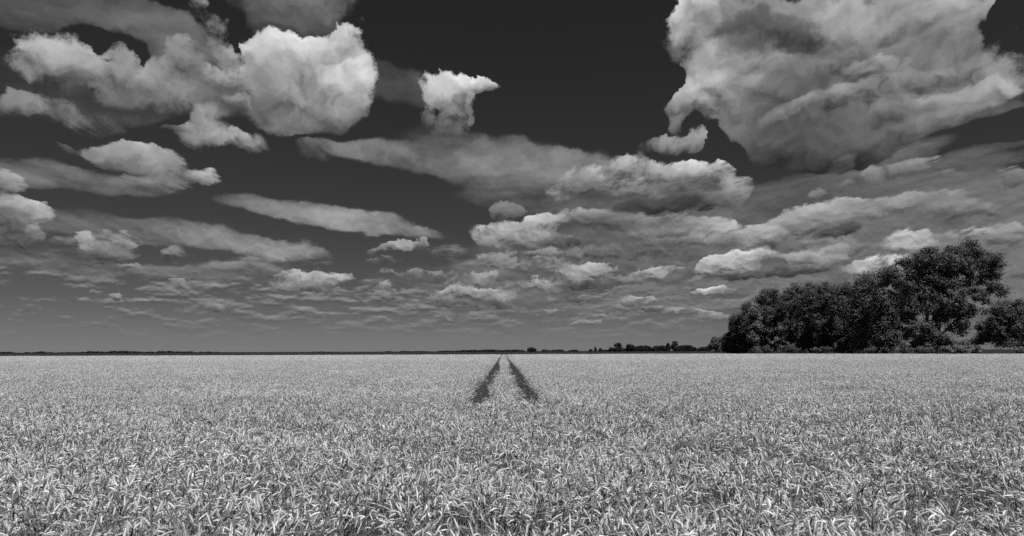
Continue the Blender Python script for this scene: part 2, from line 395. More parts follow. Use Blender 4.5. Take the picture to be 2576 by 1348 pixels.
        for k, vv in enumerate((m.outputs[0], m.outputs[1], m.outputs[2], back, bulge, relief, streak, fray)):
            g.put(f.inputs[k], vv)
        g.put(bg.inputs[0], f.outputs[0])
        return bg.outputs[0]

    def part(box, items, depth=0):
        """Only the masses near a direction are worked out for it: the sky is cut into parts."""
        u0, u1, v0, v1 = box
        items = [b for b in items if b[8][0] < u1 and b[8][1] > u0 and b[8][2] < v1 and b[8][3] > v0]
        if len(items) <= 14 or depth >= 8:
            return leaf(items)
        best = None
        for axis, lo, hi in ((0, u0, u1), (1, v0, v1)):
            for k in range(1, 8):
                cut = lo + (hi - lo) * k / 8
                na = sum(1 for b in items if b[8][2 * axis] < cut); nb = sum(1 for b in items if b[8][2 * axis + 1] > cut)
                cost = na * (cut - lo) + nb * (hi - cut)
                cost /= (hi - lo)
                if best is None or cost < best[0]:
                    best = (cost, axis, cut)
        cost, axis, cut = best
        if cost > 0.93 * len(items):
            return leaf(items)
        mx = t.nodes.new('ShaderNodeMixShader')
        g.put(mx.inputs[0], g.m('GREATER_THAN', (az, el)[axis], cut))
        A = (u0, cut, v0, v1) if axis == 0 else (u0, u1, v0, cut)
        B = (cut, u1, v0, v1) if axis == 0 else (u0, u1, cut, v1)
        t.links.new(part(A, items, depth + 1), mx.inputs[1])
        t.links.new(part(B, items, depth + 1), mx.inputs[2])
        return mx.outputs[0]

    t.links.new(part((-180.0, 180.0, -90.0, 90.0), cloud_masses()), out.inputs[0])
    world.cycles.sampling_method = 'MANUAL'
    world.cycles.sample_map_resolution = 256


build_sky()

# ------------------------------------------------------------------ helpers
rng = np.random.default_rng(11)


def at(X, Y, D):
    """Point seen at (X, Y) of the reading grid, D metres in front of the camera."""
    d = pix_dir(X, Y)
    return Vector((d.x / d.y * D, D, CAM_Z + d.z / d.y * D))


def np_mesh(name, verts, faces, tone=None):
    """Mesh from arrays; faces is an (n, 3) or (n, 4) index array, or a list of such arrays."""
    if isinstance(faces, np.ndarray):
        faces = [faces]
    faces = [f for f in faces if len(f)]
    me = bpy.data.meshes.new(name)
    verts = np.asarray(verts, dtype=np.float32)
    loops = np.concatenate([f.ravel() for f in faces]).astype(np.int32)
    tot = np.concatenate([np.full(len(f), f.shape[1], np.int32) for f in faces])
    start = np.concatenate([[0], np.cumsum(tot)[:-1]]).astype(np.int32)
    me.vertices.add(len(verts)); me.vertices.foreach_set('co', verts.ravel())
    me.loops.add(len(loops)); me.loops.foreach_set('vertex_index', loops)
    me.polygons.add(len(tot)); me.polygons.foreach_set('loop_start', start)
    me.polygons.foreach_set('loop_total', tot)
    if tone is not None:
        a = me.attributes.new('tone', 'FLOAT', 'POINT')
        a.data.foreach_set('value', np.asarray(tone, dtype=np.float32))
    me.update(calc_edges=True)
    return me


def link(name, data, mat=None, parent=None):
    o = bpy.data.objects.new(name, data)
    COL.objects.link(o)
    if mat is not None:
        data.materials.append(mat)
    if parent is not None:
        o.parent = parent
    return o


def tag(o, label=None, cat=None, group=None, kind=None):
    for k, v in (('label', label), ('category', cat), ('group', group), ('kind', kind)):
        if v:
            o[k] = v
    return o


def lattice(seed):
    r = np.random.default_rng(seed)
    return r.random((256, 256))


def smooth_noise(x, y, scale, seed=0):
    g = lattice(seed)
    u, v = np.asarray(x) / scale + 1000.0, np.asarray(y) / scale + 1000.0
    i, j = np.floor(u).astype(int), np.floor(v).astype(int)
    fu, fv = u - i, v - j
    fu, fv = fu * fu * (3 - 2 * fu), fv * fv * (3 - 2 * fv)
    i0, i1, j0, j1 = i & 255, (i + 1) & 255, j & 255, (j + 1) & 255
    return (g[i0, j0] * (1 - fu) + g[i1, j0] * fu) * (1 - fv) + (g[i0, j1] * (1 - fu) + g[i1, j1] * fu) * fv


# ------------------------------------------------------------------ materials
def new_mat(name):
    m = bpy.data.materials.new(name)
    m.use_nodes = True
    t = m.node_tree
    t.nodes.clear()
    g = Graph(t)
    out = t.nodes.new('ShaderNodeOutputMaterial')
    return m, t, g, out


def grey_socket(t, g, val):
    n = t.nodes.new('ShaderNodeCombineColor')
    for i in range(3):
        g.put(n.inputs[i], val)
    return n.outputs[0]


def plant_mat(name, grey, through=0.25, spread=0.25, noise_scale=0.4, tone=False, gloss=0.0, each=0.0):
    """Leaf or straw: diffuse front, some light through the blade."""
    m, t, g, out = new_mat(name)
    if tone:
        a = t.nodes.new('ShaderNodeAttribute'); a.attribute_name = 'tone'
        val = g.m('MULTIPLY', a.outputs['Fac'], grey)
    else:
        val = grey
    geo = t.nodes.new('ShaderNodeNewGeometry')
    nz = g.noise(geo.outputs['Position'], noise_scale, 3.0, 0.6, dim='3D')
    val = g.m('MULTIPLY', val, g.m('MULTIPLY_ADD', nz, 2 * spread, 1.0 - spread))
    if each:
        oi = t.nodes.new('ShaderNodeObjectInfo')
        val = g.m('MULTIPLY', val, g.m('MULTIPLY_ADD', oi.outputs['Random'], 2 * each, 1.0 - each))
    c = grey_socket(t, g, val)
    b = t.nodes.new('ShaderNodeBsdfPrincipled')
    g.put(b.inputs['Base Color'], c)
    b.inputs['Roughness'].default_value = 0.6
    b.inputs['Specular IOR Level'].default_value = gloss
    tr = t.nodes.new('ShaderNodeBsdfTranslucent')
    g.put(tr.inputs[0], c)
    mx = t.nodes.new('ShaderNodeMixShader')
    mx.inputs[0].default_value = through
    t.links.new(b.outputs[0], mx.inputs[1]); t.links.new(tr.outputs[0], mx.inputs[2])
    t.links.new(mx.outputs[0], out.inputs[0])
    return m


def ground_mat(name, a, b, scale, detail=6.0, rough=0.95, bump=0.3):
    m, t, g, out = new_mat(name)
    geo = t.nodes.new('ShaderNodeNewGeometry')
    n1 = g.noise(geo.outputs['Position'], scale, detail, 0.65, dim='3D')
    n2 = g.noise(geo.outputs['Position'], scale * 0.07, 4.0, 0.6, dim='3D')
    val = g.mix(g.m('MULTIPLY_ADD', n2, 0.8, g.m('MULTIPLY_ADD', n1, 1.2, -0.5)), a, b)
    p = t.nodes.new('ShaderNodeBsdfPrincipled')
    g.put(p.inputs['Base Color'], grey_socket(t, g, val))
    p.inputs['Roughness'].default_value = rough
    p.inputs['Specular IOR Level'].default_value = 0.1
    bp = t.nodes.new('ShaderNodeBump')
    bp.inputs['Strength'].default_value = bump
    g.put(bp.inputs['Height'], n1)
    t.links.new(bp.outputs[0], p.inputs['Normal'])
    t.links.new(p.outputs[0], out.inputs[0])
    return m


M_SOIL = ground_mat('dark soil', 0.045, 0.09, 3.0)
M_GRASSLAND = ground_mat('meadow', 0.04, 0.075, 0.6)
M_WHEAT = plant_mat('ripening wheat straw', WHEAT_GREY, through=0.36, spread=0.24, noise_scale=0.30, tone=True, gloss=0.05, each=0.12)
M_CROP = plant_mat('dark green crop', 0.020, through=0.1, spread=0.35, noise_scale=0.25)
M_GRASS = plant_mat('verge grass', 0.07, through=0.25, spread=0.4, noise_scale=0.5)
M_LEAF = plant_mat('poplar leaves', LEAF_GREY, through=0.18, spread=0.30, noise_scale=0.22, gloss=0.04)
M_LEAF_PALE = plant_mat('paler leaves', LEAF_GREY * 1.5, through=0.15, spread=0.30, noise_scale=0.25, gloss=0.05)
M_LEAF_FAR = plant_mat('far foliage', 0.024, through=0.1, spread=0.3, noise_scale=0.1)
M_BARK = ground_mat('bark', 0.03, 0.07, 4.0, bump=0.8)

# ------------------------------------------------------------------ ground
def log_grid(x_half, ys, nx, zf=None):
    vs, fs = [], []
    for j, yy in enumerate(ys):
        for i in range(nx + 1):
            xx = -x_half(yy) + 2 * x_half(yy) * i / nx
            vs.append((xx, yy, 0.0 if zf is None else zf(xx, yy)))
    for j in range(len(ys) - 1):
        for i in range(nx):
            a = j * (nx + 1) + i
            fs.append((a, a + 1, a + nx + 2, a + nx + 1))
    return vs, np.array(fs)


gv, gf = log_grid(lambda yy: 9000.0, [-9000, -2000, -400, -60, 0, 60, 300, 1000, 3000, 9000], 24)
tag(link('ground', np_mesh('ground', gv, gf), M_GRASSLAND), 'flat farmland reaching to the horizon', 'ground', kind='structure')
sv = [(-420, -40, .004), (420, -40, .004), (420, 170, .004), (-420, 282, .004)]
tag(link('soil', np_mesh('soil', [(-430, -40, .004), (430, -40, .004), (430, 150, .004), (84, 224, .004), (60, 240, .004), (-430, 252, .004)],
                         np.array([[0, 1, 2, 3], [0, 3, 4, 5]])), M_SOIL), 'bare soil under the wheat', 'soil', kind='structure')

# ------------------------------------------------------------------ wheat
def tube(path, radii, sides, base):
    """Rings of a tube along a path -> verts, quad faces."""
    path = np.asarray(path, float)
    tang = np.gradient(path, axis=0)
    tang /= np.linalg.norm(tang, axis=1)[:, None] + 1e-9
    ref = np.array([0.31, 0.83, 0.46])
    A = np.cross(tang, ref); A /= np.linalg.norm(A, axis=1)[:, None] + 1e-9
    B = np.cross(tang, A)
    ang = np.arange(sides) * 2 * np.pi / sides
    v = path[:, None, :] + np.asarray(radii)[:, None, None] * (np.cos(ang)[None, :, None] * A[:, None, :] + np.sin(ang)[None, :, None] * B[:, None, :])
    v = v.reshape(-1, 3)
    f = []
    for i in range(len(path) - 1):
        for k in range(sides):
            a, b = base + i * sides + k, base + i * sides + (k + 1) % sides
            f.append((a, b, b + sides, a + sides))
    return v, f


def ribbon(path, widths, side, base):
    path = np.asarray(path, float)
    side = np.asarray(side, float)
    w = np.asarray(widths)[:, None] * side[None, :]
    v = np.empty((2 * len(path), 3))
    v[0::2], v[1::2] = path - w, path + w
    f = [(base + 2 * i, base + 2 * i + 1, base + 2 * i + 3, base + 2 * i + 2) for i in range(len(path) - 1)]
    return v, f


def stalk(r, detail, spread, fat=1.0, pale=0.0, green=False):
    """One stalk of wheat: stem, blades, nodding ear with its fringe of awns."""
    V, Q, T, tone = [], [], [], []
    count = [0]

    def add(v, f, tn):
        V.append(v); Q.extend(f) if len(f) and len(f[0]) == 4 else T.extend(f)
        tone.append(np.full(len(v), tn)); count[0] += len(v)
    rad, phi = spread * math.sqrt(r.random()), r.random() * 2 * math.pi
    x0, y0 = rad * math.cos(phi), rad * math.sin(phi)
    h = 0.80 * (1 + 0.07 * r.normal())
    az = r.random() * 2 * math.pi
    lean = abs(r.normal()) * 0.10
    nod = r.choice([r.uniform(0.1, 0.7), r.uniform(0.7, 1.7), r.uniform(1.5, 2.3)], p=[.40, .38, .22])   # how far the ear bends over
    dx, dy = math.cos(az), math.sin(az)
    ear_tone = r.choice([0.94, 0.68, 0.26], p=[.34, .43, .23])                     # random ripeness; the darkest tone also stands in for ears seen in shade
    ear_tone = (ear_tone * (1 - pale) + 0.84 * pale) * (1 + 0.12 * (1 - .6 * pale) * r.normal())  # pale lifts far ears towards the tone of sunlit tips
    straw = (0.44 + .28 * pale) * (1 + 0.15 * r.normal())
    if green:
        ear_tone, straw = r.uniform(.08, .22), r.uniform(.08, .18)  # dark throughout, for the tufts that darken tracks and thin spots
    side = np.array([-dy, dx, 0.0])
    # stem
    ns = 5 if detail == 2 else 3
    tt = np.linspace(0, 1, ns)
    stem = np.stack([x0 + dx * lean * h * tt ** 2, y0 + dy * lean * h * tt ** 2, h * tt], 1)
    if detail == 2:
        v, f = tube(stem, np.full(ns, 0.0017), 3, count[0]); add(v, f, straw)
    else:
        v, f = ribbon(stem, np.full(ns, 0.0022 * fat), side, count[0]); add(v, f, straw)
    # ear
    L = 0.080 * (1 + 0.15 * r.normal()) * (1 + 0.15 * (fat - 1))
    ne = 7 if detail == 2 else 4
    sides = 5 if detail == 2 else 3
    p = stem[-1].copy(); ang = math.atan2(2 * lean, 1.0)
    path = [p.copy()]
    neck = 0.035 + 0.035 * min(nod, 1.6)
    k = 3 if detail == 2 else 1
    for i in range(k):                                       # neck bends over
        ang += nod * 0.6 / k
        p = p + neck / k * np.array([dx * math.sin(ang), dy * math.sin(ang), math.cos(ang)]); path.append(p.copy())
    if detail == 2:
        v, f = tube(np.array(path), np.full(len(path), 0.0015), 3, count[0]); add(v, f, straw)
    else:
        v, f = ribbon(np.array(path), np.full(len(path), 0.002 * fat), side, count[0]); add(v, f, straw)
    ear = [p.copy()]
    angs = []
    for i in range(ne - 1):
        ang += nod * 0.4 / (ne - 1)
        p = p + L / (ne - 1) * np.array([dx * math.sin(ang), dy * math.sin(ang), math.cos(ang)])
        ear.append(p.copy()); angs.append(ang)
    ear = np.array(ear)
    prof = np.interp(np.linspace(0, 1, ne), [0, .12, .5, .85, 1], [.35, .9, 1.0, .75, .18])
    if detail == 2:
        prof = prof * np.where(np.arange(ne) % 2 == 0, .86, 1.12)
    v, f = tube(ear, prof * 0.0071 * fat, sides, count[0]); add(v, f, ear_tone)
    # spikelets and awns along both sides
    if detail >= 1:
        na = 14 if detail == 2 else 4
        for i in range(na):
            u = (i + 0.6) / na * (ne - 1)
            j = min(int(u), ne - 2)
            c = ear[j] + (ear[j + 1] - ear[j]) * (u - j)
            tg = ear[j + 1] - ear[j]; tg /= np.linalg.norm(tg)
            sgn = 1 if i % 2 else -1
            o = side * sgn * r.uniform(.3, .6) + np.cross(side, tg) * r.uniform(-.4, .4)
            dirn = tg + o; dirn /= np.linalg.norm(dirn)
            ln = r.uniform(.025, .055)
            w = np.cross(dirn, [0.2, 0.3, 0.93]); w /= np.linalg.norm(w) + 1e-9
            ww = 0.0012 * fat
            add(np.array([c - w * ww, c + w * ww, c + dirn * ln]), [(count[0], count[0] + 1, count[0] + 2)], ear_tone if green else (.35 * ear_tone + .42))
    # blades
    for b in range(2 if detail == 2 else 1):
        z0 = r.uniform(.35, .8) * h
        a2 = r.random() * 2 * math.pi
        bl = r.uniform(.16, .30)
        e = np.array([math.cos(a2), math.sin(a2), 0])
        m = 5 if detail == 2 else 3
        uu = np.linspace(0, 1, m)
        lift, drop = r.uniform(.05, .16), r.uniform(.05, .3)
        bp = np.stack([stem[0, 0] + dx * lean * h * (z0 / h) ** 2 + e[0] * bl * uu,
                       stem[0, 1] + dy * lean * h * (z0 / h) ** 2 + e[1] * bl * uu,
                       z0 + lift * np.sin(uu * 2.2) - drop * uu ** 2.2], 1)
        v, f = ribbon(bp, 0.0045 * fat * np.interp(uu, [0, .3, 1], [.7, 1, .12]), np.array([-e[1], e[0], 0.2]), count[0])
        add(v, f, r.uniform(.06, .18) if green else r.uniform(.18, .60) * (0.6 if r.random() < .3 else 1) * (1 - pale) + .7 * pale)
    return V, Q, T, tone


def tuft(name, seed, stalks, detail, spread, fat=1.0, pale=0.0, green=False):
    r = np.random.default_rng(seed)
    V, Q, T, tone, n = [], [], [], [], 0
    for _ in range(stalks):
        v, q, tr, tn = stalk(r, detail, spread, fat, pale, green)
        v = np.concatenate(v)
        Q.append(np.array(q).reshape(-1, 4) + n)
        if tr:
            T.append(np.array(tr) + n)
        V.append(v); tone.append(np.concatenate(tn)); n += len(v)
    faces = [np.concatenate(Q)] + ([np.concatenate(T)] if T else [])
    me = np_mesh(name, np.concatenate(V), faces, np.concatenate(tone))
    me.materials.append(M_WHEAT)
    return bpy.data.objects.new(name, me)


TRACK_AZ = math.tan(math.radians(-0.68))
TRACK_HALF = 0.75


def track_centre(y):
    return TRACK_AZ * y + 0.12 * (smooth_noise(y, y * 0, 9.0, 5) - .5) + 0.003 * (smooth_noise(y, y * 0, 40.0, 6) - .5) * y


def field_edge(x, y):
    """Distance (m) by which a point lies inside the wheat; the far edge bends towards us at the tree row."""
    far = 242.0 + 6.0 * np.sin(x * 0.013) - 0.015 * x
    r = np.where(x > 52, np.interp(x, [52, 72, 90, 104, 118, 140, 260], [243, 236, 218, 196, 178, 184, 190]), far)
    return r - y


def scatter(y0, y1, per_m2, seed, margin=5.0):
    r = np.random.default_rng(seed)
    half = lambda y: 1.0 * y + margin
    # rejection inside the wedge of ground the camera can see, and a little beyond it
    area = (half(y0) + half(y1)) * (y1 - y0)
    n = int(area * per_m2)
    u = r.random(n)
    a, b = half(y0), half(y1)
    s = np.sqrt(a * a + u * (b * b - a * a))
    y = y0 + (s - a) / (b - a) * (y1 - y0)
    x = (2 * r.random(n) - 1) * s
    return x, y, r


def wheat_points(x, y, r, corridor, far=False):
    keep = field_edge(x, y) > 0
    # wheel tracks
    xc = track_centre(y)
    dist = np.abs(np.abs(x - xc) - TRACK_HALF)
    if corridor is not None:                                 # fine plants along the tracks, coarser ones elsewhere
        keep &= ((np.abs(x - xc) < 2.4) & (y > 34.0)) == corridor
    width = 0.40 + 0.14 * smooth_noise(x, y, 1.3, 7)
    width = width - np.clip((y - 60) / 600, 0, .06)
    fade = np.clip((y - 16.5) / 3.0, 0, 1) ** .6
    in_track = (dist < width * np.maximum(fade, 0.001)) & (y > 16.8)
    keep &= ~(in_track & (r.random(len(x)) < 0.985))
    # thin places
    n1 = smooth_noise(x, y, 0.55, 8); n2 = smooth_noise(x, y, 1.7, 9); n3 = smooth_noise(x, y, 7.0, 10)
    thin = 0.5 * n1 + 0.35 * n2 + 0.15 * n3
    cross = np.exp(-((y - 17.0 - 1.2 * (n3 - .5)) / 1.3) ** 2) * (0.25 + 0.75 * smooth_noise(x, y, 3.0, 12))   # tramline hidden across the field
    drop_p = np.clip((0.43 - thin) * 4.0, 0, 0.8) + 0.50 * cross
    keep &= r.random(len(x)) > drop_p * (0.3 if far else 1.0)
    hgt = 0.93 + 0.20 * (0.5 * smooth_noise(x, y, 1.1, 13) + 0.5 * smooth_noise(x, y, 4.5, 14)) - 0.12 * cross - 0.20 * np.clip((0.45 - thin) * 4, 0, 1)
    hgt = np.where(in_track, 0.55, hgt) * (1 + 0.04 * r.normal(size=len(x)))
    la = smooth_noise(x, y, 1.4, 15) * 4 * np.pi
    lm = 0.05 + 0.22 * smooth_noise(x, y, .9, 16) ** 2
    rot = np.stack([lm * np.cos(la), lm * np.sin(la) , r.random(len(x)) * 2 * np.pi], 1)
    # rotation order: spin first, then lean
    sel = np.nonzero(keep)[0]
    return np.stack([x, y, np.full(len(x), 0.0)], 1)[sel], rot[sel], hgt[sel]


def instancer(o, sources, coll_name):
    """The points of the mesh each carry one of the source tufts."""
    coll = bpy.data.collections.new(coll_name)
    for s in sources:
        coll.objects.link(s)
    t = bpy.data.node_groups.new(coll_name, 'GeometryNodeTree')
    t.interface.new_socket('Geometry', in_out='INPUT', socket_type='NodeSocketGeometry')
    t.interface.new_socket('Geometry', in_out='OUTPUT', socket_type='NodeSocketGeometry')
    N = t.nodes.new
    gi, go = N('NodeGroupInput'), N('NodeGroupOutput')
    ci = N('GeometryNodeCollectionInfo'); ci.inputs['Collection'].default_value = coll
    ci.inputs['Separate Children'].default_value = True; ci.inputs['Reset Children'].default_value = True
    ip = N('GeometryNodeInstanceOnPoints'); ip.inputs['Pick Instance'].default_value = True

    def attr(name, kind):
        a = N('GeometryNodeInputNamedAttribute'); a.data_type = kind
        a.inputs['Name'].default_value = name
        return a.outputs['Attribute']
    L = t.links.new
    L(gi.outputs[0], ip.inputs['Points']); L(ci.outputs[0], ip.inputs['Instance'])
    L(attr('which', 'INT'), ip.inputs['Instance Index'])
    e = N('FunctionNodeEulerToRotation'); L(attr('turn', 'FLOAT_VECTOR'), e.inputs[0]); L(e.outputs[0], ip.inputs['Rotation'])
    L(attr('size', 'FLOAT_VECTOR'), ip.inputs['Scale'])
    L(ip.outputs[0], go.inputs[0])
    md = o.modifiers.new('plants', 'NODES'); md.node_group = t


def point_mesh(name, co, rot, size, which):
    me = bpy.data.meshes.new(name)
    me.vertices.add(len(co)); me.vertices.foreach_set('co', np.asarray(co, np.float32).ravel())
    a = me.attributes.new('turn', 'FLOAT_VECTOR', 'POINT'); a.data.foreach_set('vector', np.asarray(rot, np.float32).ravel())
    a = me.attributes.new('size', 'FLOAT_VECTOR', 'POINT'); a.data.foreach_set('vector', np.asarray(size, np.float32).ravel())
    a = me.attributes.new('which', 'INT', 'POINT'); a.data.foreach_set('value', np.asarray(which, np.int32))
    return me


def euler_spin_lean(rot):
    """XYZ euler that spins about Z first and then leans: for small leans rotate the lean into the spun frame."""
    c, s = np.cos(rot[:, 2]), np.sin(rot[:, 2])
    out = rot.copy()
    out[:, 0] = rot[:, 0] * c + rot[:, 1] * s
    out[:, 1] = -rot[:, 0] * s + rot[:, 1] * c
    return out


def build_wheat():
    srcs, P, R, S, Wh = [], [], [], [], []
    zones = [  # from, to (m), tufts per m2, variants, stalks, detail, spread, fat, paleness painted in for the lit ear tips seen far off
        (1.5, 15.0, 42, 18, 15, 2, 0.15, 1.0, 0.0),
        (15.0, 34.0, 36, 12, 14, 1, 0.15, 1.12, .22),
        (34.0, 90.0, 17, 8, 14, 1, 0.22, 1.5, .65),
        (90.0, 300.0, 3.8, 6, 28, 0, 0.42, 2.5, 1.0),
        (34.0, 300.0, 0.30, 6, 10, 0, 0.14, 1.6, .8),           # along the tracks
    ]
    for zi, (y0, y1, dens, nv, ns, det, spr, fat, pale) in enumerate(zones):
        first = len(srcs)
        for k in range(nv):
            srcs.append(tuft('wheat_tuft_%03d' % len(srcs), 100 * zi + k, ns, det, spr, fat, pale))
        lo, hi = (y0 * .82 if 0 < zi < 4 else y0), (y1 * 1.22 if zi < 3 else y1)
        x, y, r = scatter(lo, hi, dens, 40 + zi)
        if zi < 4:                                           # the kinds of tuft mix where they meet
            p = np.ones(len(y))
            if zi > 0:
                p *= np.clip((y / y0 - .82) / .40, 0, 1)
            if zi < 3:
                p *= 1 - np.clip((y / y1 - .82) / .40, 0, 1)
            k = r.random(len(y)) < p
            x, y = x[k], y[k]
        if zi == 4:
            x = TRACK_AZ * y + r.uniform(-2.6, 2.6, len(x))
        co, rot, h = wheat_points(x, y, r, {2: False, 3: False, 4: True}.get(zi), far=(zi >= 3))
        P.append(co); R.append(euler_spin_lean(rot)); S.append(np.stack([np.ones(len(h)), np.ones(len(h)), h], 1))
        Wh.append(first + r.integers(0, nv, len(co)))
    # short dark plants added to darken the wheel tracks, and here and there thin spots
    r = np.random.default_rng(77)
    first = len(srcs)
    for k in range(6):
        srcs.append(tuft('wheat_tuft_%03d' % len(srcs), 900 + k, 9, 0, 0.12, 1.3, 0, True))
    n = 15000
    y = 17.5 * (242 / 17.5) ** r.random(n)
    x = track_centre(y) + np.where(r.random(n) < .5, -1, 1) * (TRACK_HALF + r.uniform(-.26, .26, n) * np.clip((y - 16) / 6, .3, 1))
    xa, ya, ra = scatter(3.0, 60.0, 22, 78)
    spot = .5 * smooth_noise(xa, ya, .55, 8) + .35 * smooth_noise(xa, ya, 1.7, 9) + .15 * smooth_noise(xa, ya, 7.0, 10)
    band = np.exp(-((ya - 16.5) / 2.2) ** 2)
    pk = ra.random(len(xa)) < np.clip((.385 + .11 * band * smooth_noise(xa, ya, 2.6, 12) - spot) * 6, 0, .9)
    gx, gy = np.concatenate([x, xa[pk]]), np.concatenate([y, ya[pk]])
    inside_field = field_edge(gx, gy) > 0
    n_track = int(inside_field[:n].sum())
    gx, gy = gx[inside_field], gy[inside_field]
    m = len(gx)
    P.append(np.stack([gx, gy, np.zeros(m)], 1)); R.append(np.stack([r.normal(size=m) * .08, r.normal(size=m) * .08, r.random(m) * 6.28], 1))
    S.append(np.stack([np.ones(m), np.ones(m), np.where(np.arange(m) < n_track, r.uniform(.5, .78, m), r.uniform(.62, .95, m))], 1)); Wh.append(first + r.integers(0, 6, m))
    me = point_mesh('wheat', np.concatenate(P), np.concatenate(R), np.concatenate(S), np.concatenate(Wh))
    o = link('wheat', me)
    instancer(o, srcs, 'wheat_tufts')
    tag(o, 'broad field of pale ripening wheat with two wheel tracks', 'wheat', kind='stuff')
    print('wheat tufts', sum(len(p) for p in P))


build_wheat()

# ------------------------------------------------------------------ dark crop beyond the wheat
def build_far_crop():
    r = np.random.default_rng(3)
    ys = [247 * (1.045 ** k) for k in range(80)]
    ys = [v for v in ys if v < 7500]
    nx = 280
    V = []
    for j, yy in enumerate(ys):
        xs = np.linspace(-1.15 * yy - 20, 1.15 * yy + 20, nx + 1)
        z = 0.62 + 0.28 * r.random(nx + 1)
        if j == 0:
            z[:] = 0.0
        V.append(np.stack([xs + r.uniform(-.3, .3, nx + 1), yy + r.uniform(-.3, .3, nx + 1) * (yy * .02), z], 1))
    F_ = []
    for j in range(len(ys) - 1):
        for i in range(nx):
            a = j * (nx + 1) + i
            F_.append((a, a + 1, a + nx + 2, a + nx + 1))
    tag(link('crop', np_mesh('crop', np.concatenate(V), np.array(F_)), M_CROP), 'dark leafy crop in a band along the horizon behind the wheat', 'crop', kind='stuff')


build_far_crop()

# ------------------------------------------------------------------ trees
def leaf_cloud(centres, radii, per, size, r, squash=(1, 1, .8), flat=0.35):
    """Small four-cornered leaf sprays on and in lumps of foliage."""
    n = len(centres) * per
    c = np.repeat(centres, per, axis=0)
    rad = np.repeat(radii, per)
    d = r.normal(size=(n, 3)); d /= np.linalg.norm(d, axis=1)[:, None]
    shell = r.random(n) ** 0.45 * (0.75 + 0.5 * r.random(n))
    p = c + d * (rad * shell)[:, None] * np.asarray(squash)
    nr = 1.5 * d + 0.6 * r.normal(size=(n, 3)) + np.array([0, 0, flat + .15]); nr /= np.linalg.norm(nr, axis=1)[:, None]
    u = np.cross(nr, r.normal(size=(n, 3))); u /= np.linalg.norm(u, axis=1)[:, None] + 1e-9
    v = np.cross(nr, u)
    s = size * r.uniform(.55, 1.35, n)
    a = (u * s[:, None]) ; b = (v * (s * r.uniform(.35, .7, n))[:, None])
    V = np.stack([p - a, p - b * .9 + a * .1, p + a, p + b], 1).reshape(-1, 3)
    Fq = np.arange(4 * n).reshape(-1, 4)
    return V, Fq, p


def inside(poly, x, z):
    res = np.zeros(len(x), bool)
    j = len(poly) - 1
    for i in range(len(poly)):
        xi, zi = poly[i]; xj, zj = poly[j]
        c = ((zi > z) != (zj > z)) & (x < (xj - xi) * (z - zi) / (zj - zi + 1e-12) + xi)
        res ^= c
        j = i
    return res


def limb_mesh(name, paths):
    V, Fs, n = [], [], 0
    for path, radii in paths:
        v, f = tube(np.array(path), radii, 8, n)
        V.append(v); Fs.extend(f); n += len(v)
    me = np_mesh(name, np.concatenate(V), np.array(Fs))
    for p in me.polygons:
        p.use_smooth = True
    return me


def wobble(a, b, k, amp, r):
    t = np.linspace(0, 1, k)[:, None]
    p = np.asarray(a) * (1 - t) + np.asarray(b) * t
    p[1:-1] += r.normal(size=(k - 2, 3)) * amp
    return p


